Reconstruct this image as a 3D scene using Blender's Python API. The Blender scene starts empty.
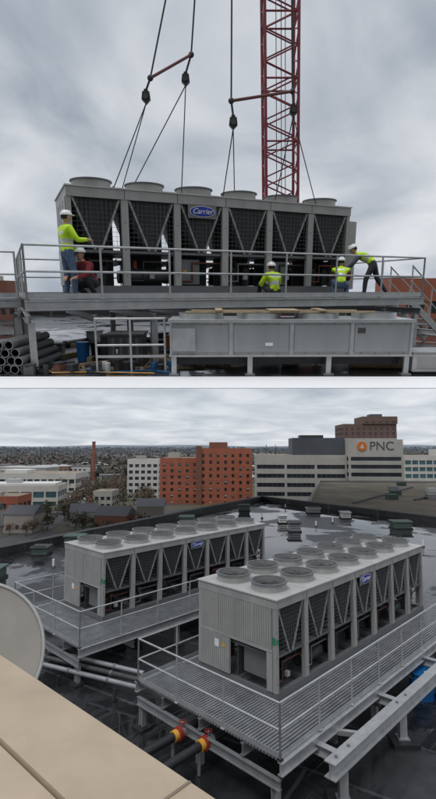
import bpy, math, random
from mathutils import Matrix, Vector
import numpy as np
random.seed(4)
R=math.radians
scene=bpy.context.scene
EYE=7.3
# ------------------------------------------------------------ materials
MATS={}
HAZE=(.17,.195,.225,1)
def mat(name,col,rough=.6,metal=0.0,var=.18,scale=2.5,bump=0.0,bscale=25,spec=.5,kind=None,kw=None):
    m=bpy.data.materials.new(name); m.use_nodes=True
    nt=m.node_tree; N=nt.nodes; L=nt.links; b=N['Principled BSDF']
    b.inputs['Roughness'].default_value=rough; b.inputs['Metallic'].default_value=metal
    b.inputs['Specular IOR Level'].default_value=spec
    tc=N.new('ShaderNodeTexCoord')
    n=N.new('ShaderNodeTexNoise'); n.inputs['Scale'].default_value=scale; n.inputs['Detail'].default_value=6; n.inputs['Roughness'].default_value=.65
    if kind=='streak':
        mp=N.new('ShaderNodeMapping'); mp.inputs['Scale'].default_value=(1,1,.15); L.new(tc.outputs['Object'],mp.inputs['Vector']); L.new(mp.outputs['Vector'],n.inputs['Vector'])
    else: L.new(tc.outputs['Object'],n.inputs['Vector'])
    r=N.new('ShaderNodeMapRange'); r.inputs['From Min'].default_value=.3; r.inputs['From Max'].default_value=.7
    r.inputs['To Min'].default_value=1-var; r.inputs['To Max'].default_value=1+var
    L.new(n.outputs['Fac'],r.inputs['Value'])
    mul=N.new('ShaderNodeVectorMath'); mul.operation='SCALE'; mul.inputs[0].default_value=col
    L.new(r.outputs['Result'],mul.inputs['Scale'])
    out=mul.outputs['Vector']
    if kind=='bands':
        w=N.new('ShaderNodeTexWave'); w.bands_direction=kw.get('dir','X'); w.inputs['Scale'].default_value=kw['s']; w.inputs['Distortion'].default_value=0
        L.new(tc.outputs['Object'],w.inputs['Vector'])
        rr=N.new('ShaderNodeMapRange'); rr.inputs['To Min'].default_value=kw.get('lo',.5); rr.inputs['To Max'].default_value=kw.get('hi',1.2)
        L.new(w.outputs['Fac'],rr.inputs['Value'])
        m2=N.new('ShaderNodeVectorMath'); m2.operation='SCALE'; L.new(out,m2.inputs[0]); L.new(rr.outputs['Result'],m2.inputs['Scale']); out=m2.outputs['Vector']
        bp=N.new('ShaderNodeBump'); bp.inputs['Strength'].default_value=.4; bp.inputs['Distance'].default_value=.02
        L.new(w.outputs['Fac'],bp.inputs['Height']); L.new(bp.outputs['Normal'],b.inputs['Normal'])
    if kind=='haze':  # aerial haze painted into the base colour, growing with distance from the origin
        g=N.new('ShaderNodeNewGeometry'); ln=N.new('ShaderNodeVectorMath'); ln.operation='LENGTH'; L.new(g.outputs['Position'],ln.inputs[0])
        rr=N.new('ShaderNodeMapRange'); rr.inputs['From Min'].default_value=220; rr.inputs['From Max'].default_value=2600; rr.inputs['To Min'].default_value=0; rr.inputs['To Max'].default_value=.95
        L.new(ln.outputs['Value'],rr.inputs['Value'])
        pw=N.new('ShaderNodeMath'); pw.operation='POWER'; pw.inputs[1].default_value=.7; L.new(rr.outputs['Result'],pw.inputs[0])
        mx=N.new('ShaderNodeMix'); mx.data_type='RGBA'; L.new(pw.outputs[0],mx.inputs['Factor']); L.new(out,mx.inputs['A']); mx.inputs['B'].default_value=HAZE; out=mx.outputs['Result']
    L.new(out,b.inputs['Base Color'])
    if bump:
        n2=N.new('ShaderNodeTexNoise'); n2.inputs['Scale'].default_value=bscale; n2.inputs['Detail'].default_value=4
        L.new(tc.outputs['Object'],n2.inputs['Vector'])
        bp=N.new('ShaderNodeBump'); bp.inputs['Strength'].default_value=bump; bp.inputs['Distance'].default_value=.03
        L.new(n2.outputs['Fac'],bp.inputs['Height']); L.new(bp.outputs['Normal'],b.inputs['Normal'])
    MATS[name]=m; return m
mat('panel',(.34,.335,.325),.45,.12,.16,2.2,kind='streak')
mat('paneldk',(.15,.155,.16),.5,.2,.14,1.2)
mat('paneltop',(.45,.44,.425),.5,.1,.14,1.5)
mat('ribbed',(.34,.335,.325),.45,.15,.1,2,kind='bands',kw=dict(s=4.2,dir='Y',lo=.72,hi=1.12))
mat('coil',(.15,.155,.16),.5,.4,.2,3,kind='bands',kw=dict(s=3.1,dir='Z',lo=.7,hi=1.2))
mat('vmesh',(.028,.03,.033),.6,.2,.3,5,kind='bands',kw=dict(s=3.4,dir='X',lo=.5,hi=1.5))
mat('wire',(.13,.135,.14),.5,.3,.1)
mat('black',(.018,.018,.02),.45,0,.3,4)
mat('dark',(.05,.05,.052),.6,0,.3,4)
mat('galv',(.46,.47,.475),.42,.5,.16,4)
mat('galvdk',(.30,.31,.32),.45,.5,.16,3)
mat('zinc',(.44,.45,.45),.38,.6,.14,1.6,kind='streak')
mat('grate',(.28,.29,.30),.42,.45,.25,3)
mat('copper',(.16,.07,.045),.45,.6)
mat('redpart',(.30,.03,.025),.5)
mat('yellowp',(.6,.30,.04),.5)
mat('bluep',(.01,.12,.33),.35)
mat('badge',(.01,.03,.30),.35,0,.05)
mat('white',(.9,.9,.9),.6,0,.005)
mat('whitepaint',(.72,.72,.70),.5,0,.06)
mat('tan',(.44,.35,.25),.5,0,.13,1.6,bump=.12,bscale=12)
mat('tandk',(.22,.175,.13),.6,0,.1,1.2)
mat('dishface',(.27,.25,.22),.55,0,.12,2)
mat('wood',(.42,.32,.20),.7,0,.25,6,bump=.2)
mat('greenbox',(.07,.11,.09),.6,0,.2)
mat('green',(.02,.22,.10),.5)
mat('boomred',(.23,.025,.035),.45,0,.3,2)
mat('rustbar',(.13,.04,.035),.6,0,.3,6)
mat('cable',(.03,.03,.032),.6)
mat('brick',(.38,.12,.07),.85,0,.14,.25)
mat('brickdk',(.22,.09,.06),.85,0,.15,.2)
mat('brown',(.15,.095,.08),.85,0,.12,.2)
mat('concrete',(.54,.52,.48),.8,0,.12,.15)
mat('conc2',(.38,.36,.33),.8,0,.1,.1)
mat('glass',(.035,.045,.055),.15,0,.4,.3)
mat('gglass',(.06,.13,.15),.15,0,.4,.3)
mat('slate',(.09,.10,.12),.7,0,.2,.1)
mat('roofw',(.62,.62,.60),.8,0,.1,.05)
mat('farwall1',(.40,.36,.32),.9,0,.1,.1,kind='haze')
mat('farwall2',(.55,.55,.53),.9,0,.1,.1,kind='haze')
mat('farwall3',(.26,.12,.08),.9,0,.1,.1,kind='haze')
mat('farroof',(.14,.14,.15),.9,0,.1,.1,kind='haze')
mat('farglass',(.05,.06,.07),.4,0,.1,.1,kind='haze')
mat('asphalt',(.10,.10,.10),.9,0,.2,.1)
mat('orange',(.8,.2,.02),.5)
mat('gravel',(.27,.225,.165),.95,0,.35,.12,bump=.4,bscale=4)
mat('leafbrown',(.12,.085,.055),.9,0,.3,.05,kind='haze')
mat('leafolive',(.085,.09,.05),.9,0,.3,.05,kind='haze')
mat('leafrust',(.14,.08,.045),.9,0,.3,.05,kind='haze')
mat('bark',(.10,.085,.07),.9)
mat('skin',(.50,.29,.20),.55,0,.08)
mat('vest',(.52,.80,.02),.6,0,.12,12)
mat('silver',(.6,.6,.6),.35,.4,.1)
mat('jeans',(.075,.12,.20),.85,0,.3,14)
mat('trous',(.035,.038,.045),.85,0,.25,14)
mat('hoodie',(.08,.085,.10),.85,0,.2,14)
mat('redshirt',(.22,.025,.03),.8,0,.2,14)
mat('boot',(.08,.05,.03),.7)
mat('hair',(.03,.02,.015),.8)
mat('helmet',(.8,.8,.78),.3,0,.03)
mat('lip',(.3,.1,.09),.6)
def roofmat(name,wet=.5,sc=.09,base=(.045,.047,.05),dry=.34):
    m=bpy.data.materials.new(name); m.use_nodes=True; nt=m.node_tree; N=nt.nodes; L=nt.links; b=N['Principled BSDF']
    b.inputs['Specular IOR Level'].default_value=.6
    tc=N.new('ShaderNodeTexCoord')
    n=N.new('ShaderNodeTexNoise'); n.inputs['Scale'].default_value=sc; n.inputs['Detail'].default_value=8; n.inputs['Roughness'].default_value=.6; n.inputs['Distortion'].default_value=.8
    L.new(tc.outputs['Object'],n.inputs['Vector'])
    cr=N.new('ShaderNodeMapRange'); cr.inputs['From Min'].default_value=wet-.02; cr.inputs['From Max'].default_value=wet+.03; cr.interpolation_type='SMOOTHSTEP'
    L.new(n.outputs['Fac'],cr.inputs['Value'])
    rr=N.new('ShaderNodeMapRange'); rr.inputs['To Min'].default_value=dry; rr.inputs['To Max'].default_value=.03; L.new(cr.outputs['Result'],rr.inputs['Value']); L.new(rr.outputs['Result'],b.inputs['Roughness'])
    n2=N.new('ShaderNodeTexNoise'); n2.inputs['Scale'].default_value=1.3; n2.inputs['Detail'].default_value=8; n2.inputs['Roughness'].default_value=.7; L.new(tc.outputs['Object'],n2.inputs['Vector'])
    br=N.new('ShaderNodeTexBrick'); br.inputs['Scale'].default_value=1; br.inputs['Brick Width'].default_value=9; br.inputs['Row Height'].default_value=2.2; br.inputs['Mortar Size'].default_value=.05
    br.inputs['Color1'].default_value=(1,1,1,1); br.inputs['Color2'].default_value=(.75,.75,.75,1); br.inputs['Mortar'].default_value=(2.2,2.2,2.2,1)
    mp=N.new('ShaderNodeMapping'); mp.inputs['Rotation'].default_value=(0,0,R(32)); L.new(tc.outputs['Object'],mp.inputs['Vector']); L.new(mp.outputs['Vector'],br.inputs['Vector'])
    s=N.new('ShaderNodeMapRange'); s.inputs['From Min'].default_value=.3; s.inputs['From Max'].default_value=.7; s.inputs['To Min'].default_value=.4; s.inputs['To Max'].default_value=1.8; L.new(n2.outputs['Fac'],s.inputs['Value'])
    v=N.new('ShaderNodeVectorMath'); v.operation='SCALE'; v.inputs[0].default_value=base; L.new(s.outputs['Result'],v.inputs['Scale'])
    v2=N.new('ShaderNodeVectorMath'); v2.operation='MULTIPLY'; L.new(v.outputs['Vector'],v2.inputs[0]); L.new(br.outputs['Color'],v2.inputs[1])
    L.new(v2.outputs['Vector'],b.inputs['Base Color'])
    dr=N.new('ShaderNodeMapRange'); dr.inputs['To Min'].default_value=.35; dr.inputs['To Max'].default_value=.01; L.new(cr.outputs['Result'],dr.inputs['Value'])
    bp=N.new('ShaderNodeBump'); bp.inputs['Distance'].default_value=.03; L.new(dr.outputs['Result'],bp.inputs['Strength']); L.new(n2.outputs['Fac'],bp.inputs['Height']); L.new(bp.outputs['Normal'],b.inputs['Normal'])
    MATS[name]=m
roofmat('roofwet',.47,.16,(.022,.023,.025),.42); roofmat('roofup',.52,.35,(.028,.03,.032))
roofmat('membrane',.9,.3,(.028,.029,.031),.5)
def groundmat():
    m=bpy.data.materials.new('cityground'); m.use_nodes=True; nt=m.node_tree; N=nt.nodes; L=nt.links; b=N['Principled BSDF']; b.inputs['Roughness'].default_value=.9
    tc=N.new('ShaderNodeTexCoord'); n=N.new('ShaderNodeTexNoise'); n.inputs['Scale'].default_value=.03; n.inputs['Detail'].default_value=9
    L.new(tc.outputs['Object'],n.inputs['Vector'])
    cr=N.new('ShaderNodeValToRGB'); e=cr.color_ramp.elements; e[0].position=.42;e[0].color=(.07,.07,.07,1); e[1].position=.58;e[1].color=(.07,.085,.04,1)
    x=e.new(.5); x.color=(.10,.085,.06,1); L.new(n.outputs['Fac'],cr.inputs['Fac'])
    ln=N.new('ShaderNodeVectorMath'); ln.operation='LENGTH'; L.new(tc.outputs['Object'],ln.inputs[0])
    rr=N.new('ShaderNodeMapRange'); rr.inputs['From Min'].default_value=300; rr.inputs['From Max'].default_value=2500; rr.inputs['To Max'].default_value=.9; L.new(ln.outputs['Value'],rr.inputs['Value'])  # ground colour fades to the haze tint with distance, painted in
    mx=N.new('ShaderNodeMix'); mx.data_type='RGBA'; L.new(rr.outputs['Result'],mx.inputs['Factor']); L.new(cr.outputs['Color'],mx.inputs['A']); mx.inputs['B'].default_value=HAZE
    L.new(mx.outputs['Result'],b.inputs['Base Color']); MATS['cityground']=m
groundmat()
# ------------------------------------------------------------ mesh builder
class MB:
    def __init__(s): s.v=[];s.f=[];s.m=[];s.s=[];s.names=[];s.M=Matrix.Identity(4)
    def mi(s,n):
        if n not in s.names: s.names.append(n)
        return s.names.index(n)
    def add(s,vs,fs,m,smooth=False):
        o=len(s.v); M=s.M
        s.v+= [tuple(M@Vector(p)) for p in vs]; k=s.mi(m)
        for f in fs: s.f.append([i+o for i in f]); s.m.append(k); s.s.append(smooth)
    def box(s,x0,x1,y0,y1,z0,z1,m):
        s.add([(x0,y0,z0),(x1,y0,z0),(x1,y1,z0),(x0,y1,z0),(x0,y0,z1),(x1,y0,z1),(x1,y1,z1),(x0,y1,z1)],
              [(0,3,2,1),(4,5,6,7),(0,1,5,4),(1,2,6,5),(2,3,7,6),(3,0,4,7)],m)
    def beam(s,p,q,w,h,m,off=(0,0)):
        p=Vector(p);q=Vector(q);d=(q-p).normalized()
        up=Vector((0,0,1)) if abs(d.z)<.95 else Vector((0,1,0))
        x=d.cross(up).normalized(); z=x.cross(d).normalized()
        c=x*off[0]+z*off[1]
        vs=[]
        for e in (p,q):
            for a,b in ((-1,-1),(1,-1),(1,1),(-1,1)): vs.append(e+c+x*a*w/2+z*b*h/2)
        s.add(vs,[(0,1,2,3),(7,6,5,4),(0,4,5,1),(1,5,6,2),(2,6,7,3),(3,7,4,0)],m)
    def ibeam(s,p,q,w,h,m,t=.02):
        s.beam(p,q,w,t,m,(0,h/2-t/2)); s.beam(p,q,w,t,m,(0,-h/2+t/2)); s.beam(p,q,t,h-2*t,m)
    def tube(s,p,q,r,m,n=10,r2=None,cap=True):
        p=Vector(p);q=Vector(q);d=(q-p).normalized(); r2=r if r2 is None else r2
        up=Vector((0,0,1)) if abs(d.z)<.9 else Vector((0,1,0))
        x=d.cross(up).normalized(); z=x.cross(d)
        vs=[p+(x*math.cos(a)+z*math.sin(a))*r for a in [2*math.pi*i/n for i in range(n)]]+[q+(x*math.cos(a)+z*math.sin(a))*r2 for a in [2*math.pi*i/n for i in range(n)]]
        s.add(vs,[(i,(i+1)%n,n+(i+1)%n,n+i) for i in range(n)],m,True)
        if cap: s.add(vs,[list(range(n))[::-1],list(range(n,2*n))],m)
    def path(s,pts,r,m,n=8):
        for a,b in zip(pts[:-1],pts[1:]): s.tube(a,b,r,m,n)
        for a in pts[1:-1]: s.ell(a,(r,r,r),m,n,6)
    def ring(s,c,ro,ri,z0,z1,m,n=28):
        A=[(math.cos(2*math.pi*i/n),math.sin(2*math.pi*i/n)) for i in range(n)]
        vs=[]
        for r,z in ((ro,z0),(ro,z1),(ri,z1),(ri,z0)): vs+=[(c[0]+a*r,c[1]+b*r,z) for a,b in A]
        for k in range(4):
            k2=(k+1)%4
            s.add(vs,[(k*n+i,k*n+(i+1)%n,k2*n+(i+1)%n,k2*n+i) for i in range(n)],m,k in(0,2))
    def extr(s,poly,vec,m):
        n=len(poly); vec=Vector(vec); vs=[Vector(p) for p in poly]+[Vector(p)+vec for p in poly]
        s.add(vs,[list(range(n))[::-1],list(range(n,2*n))]+[(i,(i+1)%n,n+(i+1)%n,n+i) for i in range(n)],m)
    def ell(s,c,r,m,seg=16,rings=10,fn=None,zmin=-1):
        vs=[];fs=[]
        th=(math.asin(zmin) if zmin>-1 else -math.pi/2)
        for j in range(rings+1):
            ph=th+(math.pi/2-th)*j/rings
            for i in range(seg):
                a=2*math.pi*i/seg; p=Vector((math.cos(ph)*math.cos(a),math.cos(ph)*math.sin(a),math.sin(ph)))
                if fn:p=fn(p)
                vs.append((c[0]+p.x*r[0],c[1]+p.y*r[1],c[2]+p.z*r[2]))
        for j in range(rings):
            for i in range(seg): fs.append((j*seg+i,j*seg+(i+1)%seg,(j+1)*seg+(i+1)%seg,(j+1)*seg+i))
        s.add(vs,fs,m,True)
    def obj(s,name,mw=None,bevel=0,parent=None):
        me=bpy.data.meshes.new(name); me.from_pydata([tuple(p) for p in s.v],[],s.f)
        for n in s.names: me.materials.append(MATS[n])
        me.polygons.foreach_set('material_index',s.m); me.polygons.foreach_set('use_smooth',s.s); me.update()
        o=bpy.data.objects.new(name,me); scene.collection.objects.link(o)
        if mw is not None: o.matrix_world=mw
        if parent: o.parent=parent
        if bevel:
            b=o.modifiers.new('b','BEVEL'); b.width=bevel; b.segments=1; b.limit_method='ANGLE'
        return o
def Tr(x,y,z): return Matrix.Translation((x,y,z))
def Rz(d): return Matrix.Rotation(R(d),4,'Z')
def text_obj(name,body,size,matn,parent,M):
    cu=bpy.data.curves.new(name,'FONT'); cu.body=body; cu.size=size; cu.extrude=.004; cu.align_x='CENTER'; cu.align_y='CENTER'
    if body!='PNC': cu.shear=.35
    o=bpy.data.objects.new(name,cu); scene.collection.objects.link(o); cu.materials.append(MATS[matn]); o.parent=parent; o.matrix_local=M; return o
# ------------------------------------------------------------ chiller
def fan(mb,c,z,r):
    mb.ring(c,r,r-.03,z,z+.19,'panel',32); mb.ring(c,r+.04,r-.03,z+.19,z+.212,'paneldk',32)
    mb.ring(c,r-.032,.0,z+.004,z+.02,'black',24)
    mb.tube((c[0],c[1],z+.02),(c[0],c[1],z+.14),.10,'dark',12)
    a0=random.random()*3
    for k in range(7):
        a=a0+k*2*math.pi/7; b=a+.5
        p=[(.10,a,.06),(r-.06,a+.05,.05),(r-.06,b,.11),(.10,a+.55,.11)]
        vs=[(c[0]+q*math.cos(t),c[1]+q*math.sin(t),z+h) for q,t,h in p]
        mb.add(vs+[(x,y,zz+.006) for x,y,zz in vs],[(3,2,1,0),(4,5,6,7),(0,1,5,4),(1,2,6,5),(2,3,7,6),(3,0,4,7)],'dark')
    for q in (.14,.28,.40): 
        if q<r-.04: mb.ring(c,q+.003,q-.003,z+.205,z+.21,'wire',24)
    for k in range(4):
        a=a0+k*math.pi/4; mb.beam((c[0]-(r-.02)*math.cos(a),c[1]-(r-.02)*math.sin(a),z+.20),(c[0]+(r-.02)*math.cos(a),c[1]+(r-.02)*math.sin(a),z+.20),.007,.006,'wire')
def chiller(name,n,bay,W,H,mw,badge_bay,fr=.47,endbox=False,post='panel'):
    mb=MB(); L=n*bay; rnd=random.Random(name+str(n))
    for y in (.07,W-.07): mb.beam((0,y,.09),(L,y,.09),.12,.18,'paneldk')
    for i in range(n+1): mb.box(max(0,i*bay-.06),min(L,i*bay+.06),.135,W-.135,.02,.16,'paneldk')
    vb=H*.42
    top=H-.24
    mb.box(-.02,L+.02,-.02,W+.02,top,H-.03,post)
    mb.box(-.045,L+.045,-.045,W+.045,H-.03,H,'paneltop')
    for i in range(1,n): mb.box(i*bay-.008,i*bay+.008,-.0,W,H,H+.006,'panel'); mb.box(i*bay-.006,i*bay+.006,-.024,-.02,top+.01,H-.035,'dark')
    for i in range(n+1):
        x=i*bay; w=.085
        x0=max(-.01,x-w); x1=min(L+.01,x+w)
        for y0,y1 in ((0,.12),(W-.12,W)): mb.box(x0,x1,y0,y1,.18,top,post)
        for zz in (.4,1.0,1.6): mb.box(max(x0,x-.012),min(x1,x+.012),-.005,0,zz,zz+.02,'dark')
        if 0<i<n:
            mb.box(x-.02,x+.02,.12,W-.12,vb-.3,vb-.2,'dark')
    for i in range(n):
        a=i*bay+.09; b=(i+1)*bay-.09; c=(a+b)/2; h=.06
        zt=top-.01; zb=vb
        for (xa,xb) in ((a,c-h),(b,c+h)):
            s=1 if xa<xb else -1
            mb.extr([(xa,.06,zt),(xa+s*.07,.06,zt),(xb+s*.02,.06,zb),(xb-s*.05,.06,zb)],(0,W-.12,0),'coil')
            for yy in (.03,W-.058): mb.extr([(xa,yy,zt),(xa+s*.045,yy,zt),(xb+s*.01,yy,zb),(xb-s*.035,yy,zb)],(0,.028,0),'panel')
        for y in (.062,W-.09):
            mb.extr([(a+.075,y,zt),(b-.075,y,zt),(c+h-.02,y,zb),(c-h+.02,y,zb)],(0,.02,0),'vmesh')
        mb.box(a,b,.06,W-.06,zb-.06,zb-.002,'paneldk')
        for k in range(1,11):
            z=zb+(zt-zb)*k/11; mb.tube((a,.02,z),(b,.02,z),.0035,'wire',4,cap=False)
        for k in range(1,10):
            x=a+(b-a)*k/10; mb.tube((x,.022,zb),(x,.022,zt),.0035,'wire',4,cap=False)
        mb.box(a+.02,b-.02,W*.5-.02,W*.5+.02,.18,zb-.06,'dark')
        # dark divider so daylight does not shine through between the coils
        mb.box(a,b,W*.5-.01,W*.5+.01,zb,zt,'dark')
        for side in (0,1):
            yy=.42 if side==0 else W-.42
            kind=rnd.choice([0,1,1,2,3])
            if kind==0:
                mb.box(a+.05,a+.55,yy-.22,yy+.1,.22,vb-.16,'paneldk'); mb.box(a+.1,a+.2,yy-.235,yy-.222,.5,.58,'yellowp')
            if kind in(1,2):
                for q in (.28,.68):
                    if a+q<b-.15:
                        mb.tube((a+q,yy,.2),(a+q,yy,.62),.13,'black',14); mb.ell((a+q,yy,.62),(.13,.13,.09),'black',14,5,zmin=0)
                        mb.path([(a+q,yy,.7),(a+q,yy,.82),(a+q+.12,yy,.82),(a+q+.12,yy,.25)],.02,'copper',6)
            if kind==3:
                mb.tube((a+.05,yy,.42),(b-.05,yy,.42),.17,'dark',16); mb.tube((a+.2,yy,.6),(a+.2,yy,.78),.06,'redpart',10)
            mb.path([(a,yy-.25,.3),(a+.35,yy-.25,.3),(a+.35,yy-.25,.75),(b,yy-.25,.75)],.022,rnd.choice(['black','copper','dark','paneldk']),6)
            mb.path([(a+.1,yy-.1,.25),(a+.15,yy-.2,.6),(a+.6,yy-.15,.5),(b-.1,yy-.2,.8)],.012,'black',5)
            if rnd.random()<.6: mb.box(a+.5,a+.62,yy-.3,yy-.2,.35,.47,rnd.choice(['redpart','whitepaint','panel','galvdk']))
        for yf in (W*.27,W*.73): fan(mb,((i+.5)*bay,yf),H,fr)
    for x,s in ((0,-1),(L,1)):
        xa,xb=(x-.03,x+.0) if s<0 else (x,x+.03)
        mb.box(xa-.002,xb-.002,.13,W-.13,H*.50,top-.01,'ribbed')
        mb.box(xa,xb,.12,W-.12,H*.46,H*.498,'panel')
        mb.box(xa-.01,xb+.01,W*.56,W-.125,.19,H*.455,'ribbed')
        mb.box(xa,xb,.125,.3,.19,H*.455,'panel')
        for k in range(1,4): 
            y=.13+(W-.26)*k/4; mb.box(xa-.012,xb+.002,y-.02,y+.02,H*.51,top-.02,'panel')
        xx=x+.3*(-s)
        mb.box(min(xx,xx+.1*s),max(xx,xx+.1*s),.35,W*.45,.3,.9,'paneldk')
        mb.path([(xx,W*.5,.3),(xx,W*.5,1.0),(xx,W*.3,1.0)],.05,'black',8)
    mb.box(-.034,-.030,.02,.10,H*.55,H*.62,'green') 
    mb.box(.0,.075,-.014,-.007,H*.55,H*.60,'green')
    mb.box(-.05,-.042,W*.7,W*.7+.16,H*.32,H*.40,'whitepaint'); mb.box(-.05,-.042,W*.62,W*.62+.1,H*.34,H*.38,'yellowp')
    if endbox:
        mb.box(L+.12,L+.5,.3,1.1,.1,H*.86,'panel'); mb.box(L+.06,L+.12,.4,1.0,.3,H*.7,'paneldk')
    bx=(badge_bay+.5)*bay; bz=top-.12 if not endbox else top-.15
    mb.box(bx-.38,bx+.38,-.028,-.021,bz-.16,bz+.16,'paneldk')
    A=[(bx+.32*math.cos(t*math.pi/16),-.029,bz+.115*math.sin(t*math.pi/16)) for t in range(32)]
    A2=[(bx+.34*math.cos(t*math.pi/16),-.028,bz+.13*math.sin(t*math.pi/16)) for t in range(32)]
    mb.extr(A2,(0,-.006,0),'silver'); mb.extr(A,(0,-.012,0),'badge')
    o=mb.obj(name,mw)
    text_obj('badge_text','Carrier',.18,'whitepaint',o,Tr(bx,-.044,bz)@Matrix.Rotation(R(90),4,'X'))
    return o
def railing(mb,pts,z,h=1.07,sp=1.5,closed=False,r=.024,toe=True):
    for p,q in zip(pts[:-1],pts[1:]):
        p=Vector((*p,z));q=Vector((*q,z));L=(q-p).length;n=max(1,round(L/sp)); d=(q-p)/n
        for i in range(n+1):
            a=p+d*i; mb.tube(a,a+Vector((0,0,h)),r,'galv',8)
            mb.box(a.x-.05,a.x+.05,a.y-.05,a.y+.05,z-.002,z+.014,'galv')
        for hh in (h,h*.52): mb.tube(p+Vector((0,0,hh)),q+Vector((0,0,hh)),r,'galv',8)
        for e in (p,q): mb.ell((e.x,e.y,z+h),(r*1.05,)*3,'galv',8,6)
        if toe: mb.beam(p+Vector((0,0,.07)),q+Vector((0,0,.07)),.008,.11,'galv')
def deck(name,x0,x1,y0,y1,zt,mw,zfloor,rails,step=.085,colx=4,extra=None,beamh=.25):
    mb=MB()
    n=int((y1-y0)/step)
    for i in range(n):
        y=y0+i*step; mb.box(x0,x1,y,y+step*.62,zt-.04,zt,'grate')
    for x in np.arange(x0+.15,x1,.45): mb.box(x-.015,x+.015,y0+.02,y1-.02,zt-.07,zt-.042,'galvdk')
    for x in np.arange(x0+1.5,x1-.3,1.5): mb.box(x-.008,x+.008,y0+.01,y1-.01,zt-.03,zt+.003,'paneldk')
    for y in (y0-.03,y1+.03): mb.ibeam((x0-.05,y,zt-.02-beamh/2),(x1+.05,y,zt-.02-beamh/2),.12,beamh,'galv')
    for y in np.linspace(y0+1,y1-1,3): mb.ibeam((x0,y,zt-.08-beamh/2),(x1,y,zt-.08-beamh/2),.1,beamh,'galvdk')
    for x in np.linspace(x0-.0,x1+.0,colx*2-1): mb.ibeam((x,y0-.0,zt-.1-beamh*1.5),(x,y1+.0,zt-.1-beamh*1.5),.1,beamh*.8,'galvdk')
    zb=zt-.1-beamh*1.9
    for x in np.linspace(x0+.05,x1-.05,colx):
        for y in (y0+.15,(y0+y1)/2,y1-.15):
            mb.ibeam((x,y,zfloor+.06),(x,y,zb),.14,.14,'galv',.015); mb.box(x-.2,x+.2,y-.2,y+.2,zfloor,zfloor+.05,'black')
    for pts in rails: railing(mb,pts,zt)
    if extra: extra(mb)
    return mb.obj(name,mw)
# ============================================================ LOWER ROOFTOP
AZ=90-44
F=Tr(1.44,12.3,0)@Rz(AZ)
DZ=1.13
chiller('rooftop_chiller',7,1.31,2.75,2.40,F@Tr(0,0,DZ),3)
chiller('rooftop_chiller',7,1.31,2.75,2.40,F@Tr(0,7.67,DZ),3)
deck('steel_platform',-1.7,11.2,-1.35,3.3,DZ,F,0,[[(-1.7,3.3),(-1.7,-1.35),(11.2,-1.35)],[(-1.7,3.3),(1.0,3.3)]],colx=4)
deck('steel_platform',-1.7,10.6,6.3,11.0,DZ,F,0,[[(10.6,11.0),(-1.7,11.0),(-1.7,6.3),(10.6,6.3)]],colx=4)
def poly(name,pts,z,th,m):
    mb=MB(); mb.extr([(x,y,z-th) for x,y in pts],(0,0,th),m); return mb.obj(name)
roofpoly=[(-36,-2),(-14.6,33),(5.95,66),(20.9,47),(50,10),(40,-15),(-36,-15)]
poly('roof',roofpoly,0,.6,'roofwet')
mb=MB()
for p,q in zip(roofpoly[:4],roofpoly[1:5]):
    mb.beam((*p,.29),(*q,.29),.5,.58,'membrane'); mb.beam((*p,.605),(*q,.605),.62,.05,'dark')
    d=(Vector(q)-Vector(p)); n_=int(d.length/3)
    for i in range(n_):
        c=Vector(p)+d*(i+.5)/n_; mb.box(c.x-.36,c.x+.36,c.y-.04,c.y+.04,.632,.65,'paneldk')
mb.obj('roof_parapet_wall')
mb=MB(); mb.extr([(x*.99,y*.99,-30) for x,y in roofpoly],(0,0,29.3),'brown'); mb.obj('host_building')
def vent(x,y,w,d,h,m,cap):
    mb=MB(); mb.box(x-w/2,x+w/2,y-d/2,y+d/2,.12,h,m); mb.box(x-w/2-.1,x+w/2+.1,y-d/2-.1,y+d/2+.1,h,h+.1,cap); mb.box(x-w/2-.08,x+w/2+.08,y-d/2-.08,y+d/2+.08,0,.12,'black')
    for k in range(3): mb.box(x-w/2+.05,x+w/2-.05,y-d/2-.02,y-d/2,.25+k*.18,.33+k*.18,'dark')
    mb.obj('roof_vent',bevel=.02)
for (x,y,w,d,h,m,c) in [(-10.6,36.5,1.3,1,.7,'greenbox','greenbox'),(-12.0,33.5,1,1,.5,'greenbox','dark'),(6.2,47,.8,.8,.7,'whitepaint','whitepaint'),(6.6,42.5,1.0,.9,.7,'galvdk','dark'),
    (16.4,44,1.6,1.1,.6,'greenbox','greenbox'),(-12.4,27.5,.9,.9,.6,'greenbox','greenbox'),(10.5,54,1.4,.9,.5,'panel','paneltop'),(3,56,1.2,1,.6,'greenbox','dark'),(-3,47,1.3,1.2,.6,'greenbox','greenbox'),(19,38,1.2,1,.6,'greenbox','greenbox'),(13,50,.9,.9,.6,'whitepaint','galv'),(17.5,30,1.1,1.,.7,'dark','greenbox')]:
    vent(x,y,w,d,h,m,c)
mb=MB(); 
for (x,y) in [(4.5,50),(9,45),(-1,40),(-8,33),(15,36),(1,60),(-5,41),(11,47),(8,58),(-10,30)]:
    mb.tube((x,y,0),(x,y,.5),.07,'whitepaint'); mb.tube((x,y,0),(x,y,.1),.16,'black',12,r2=.08)
mb.obj('vent_pipes')
u=Vector((math.sin(R(44)),math.cos(R(44)),0)); w=Vector((-u.y,u.x,0))
P=Vector((2.37,10.4,.85))
mb=MB()
mb.ibeam(P-u*.2,P+u*9,.26,.32,'galv',.025)
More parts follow.
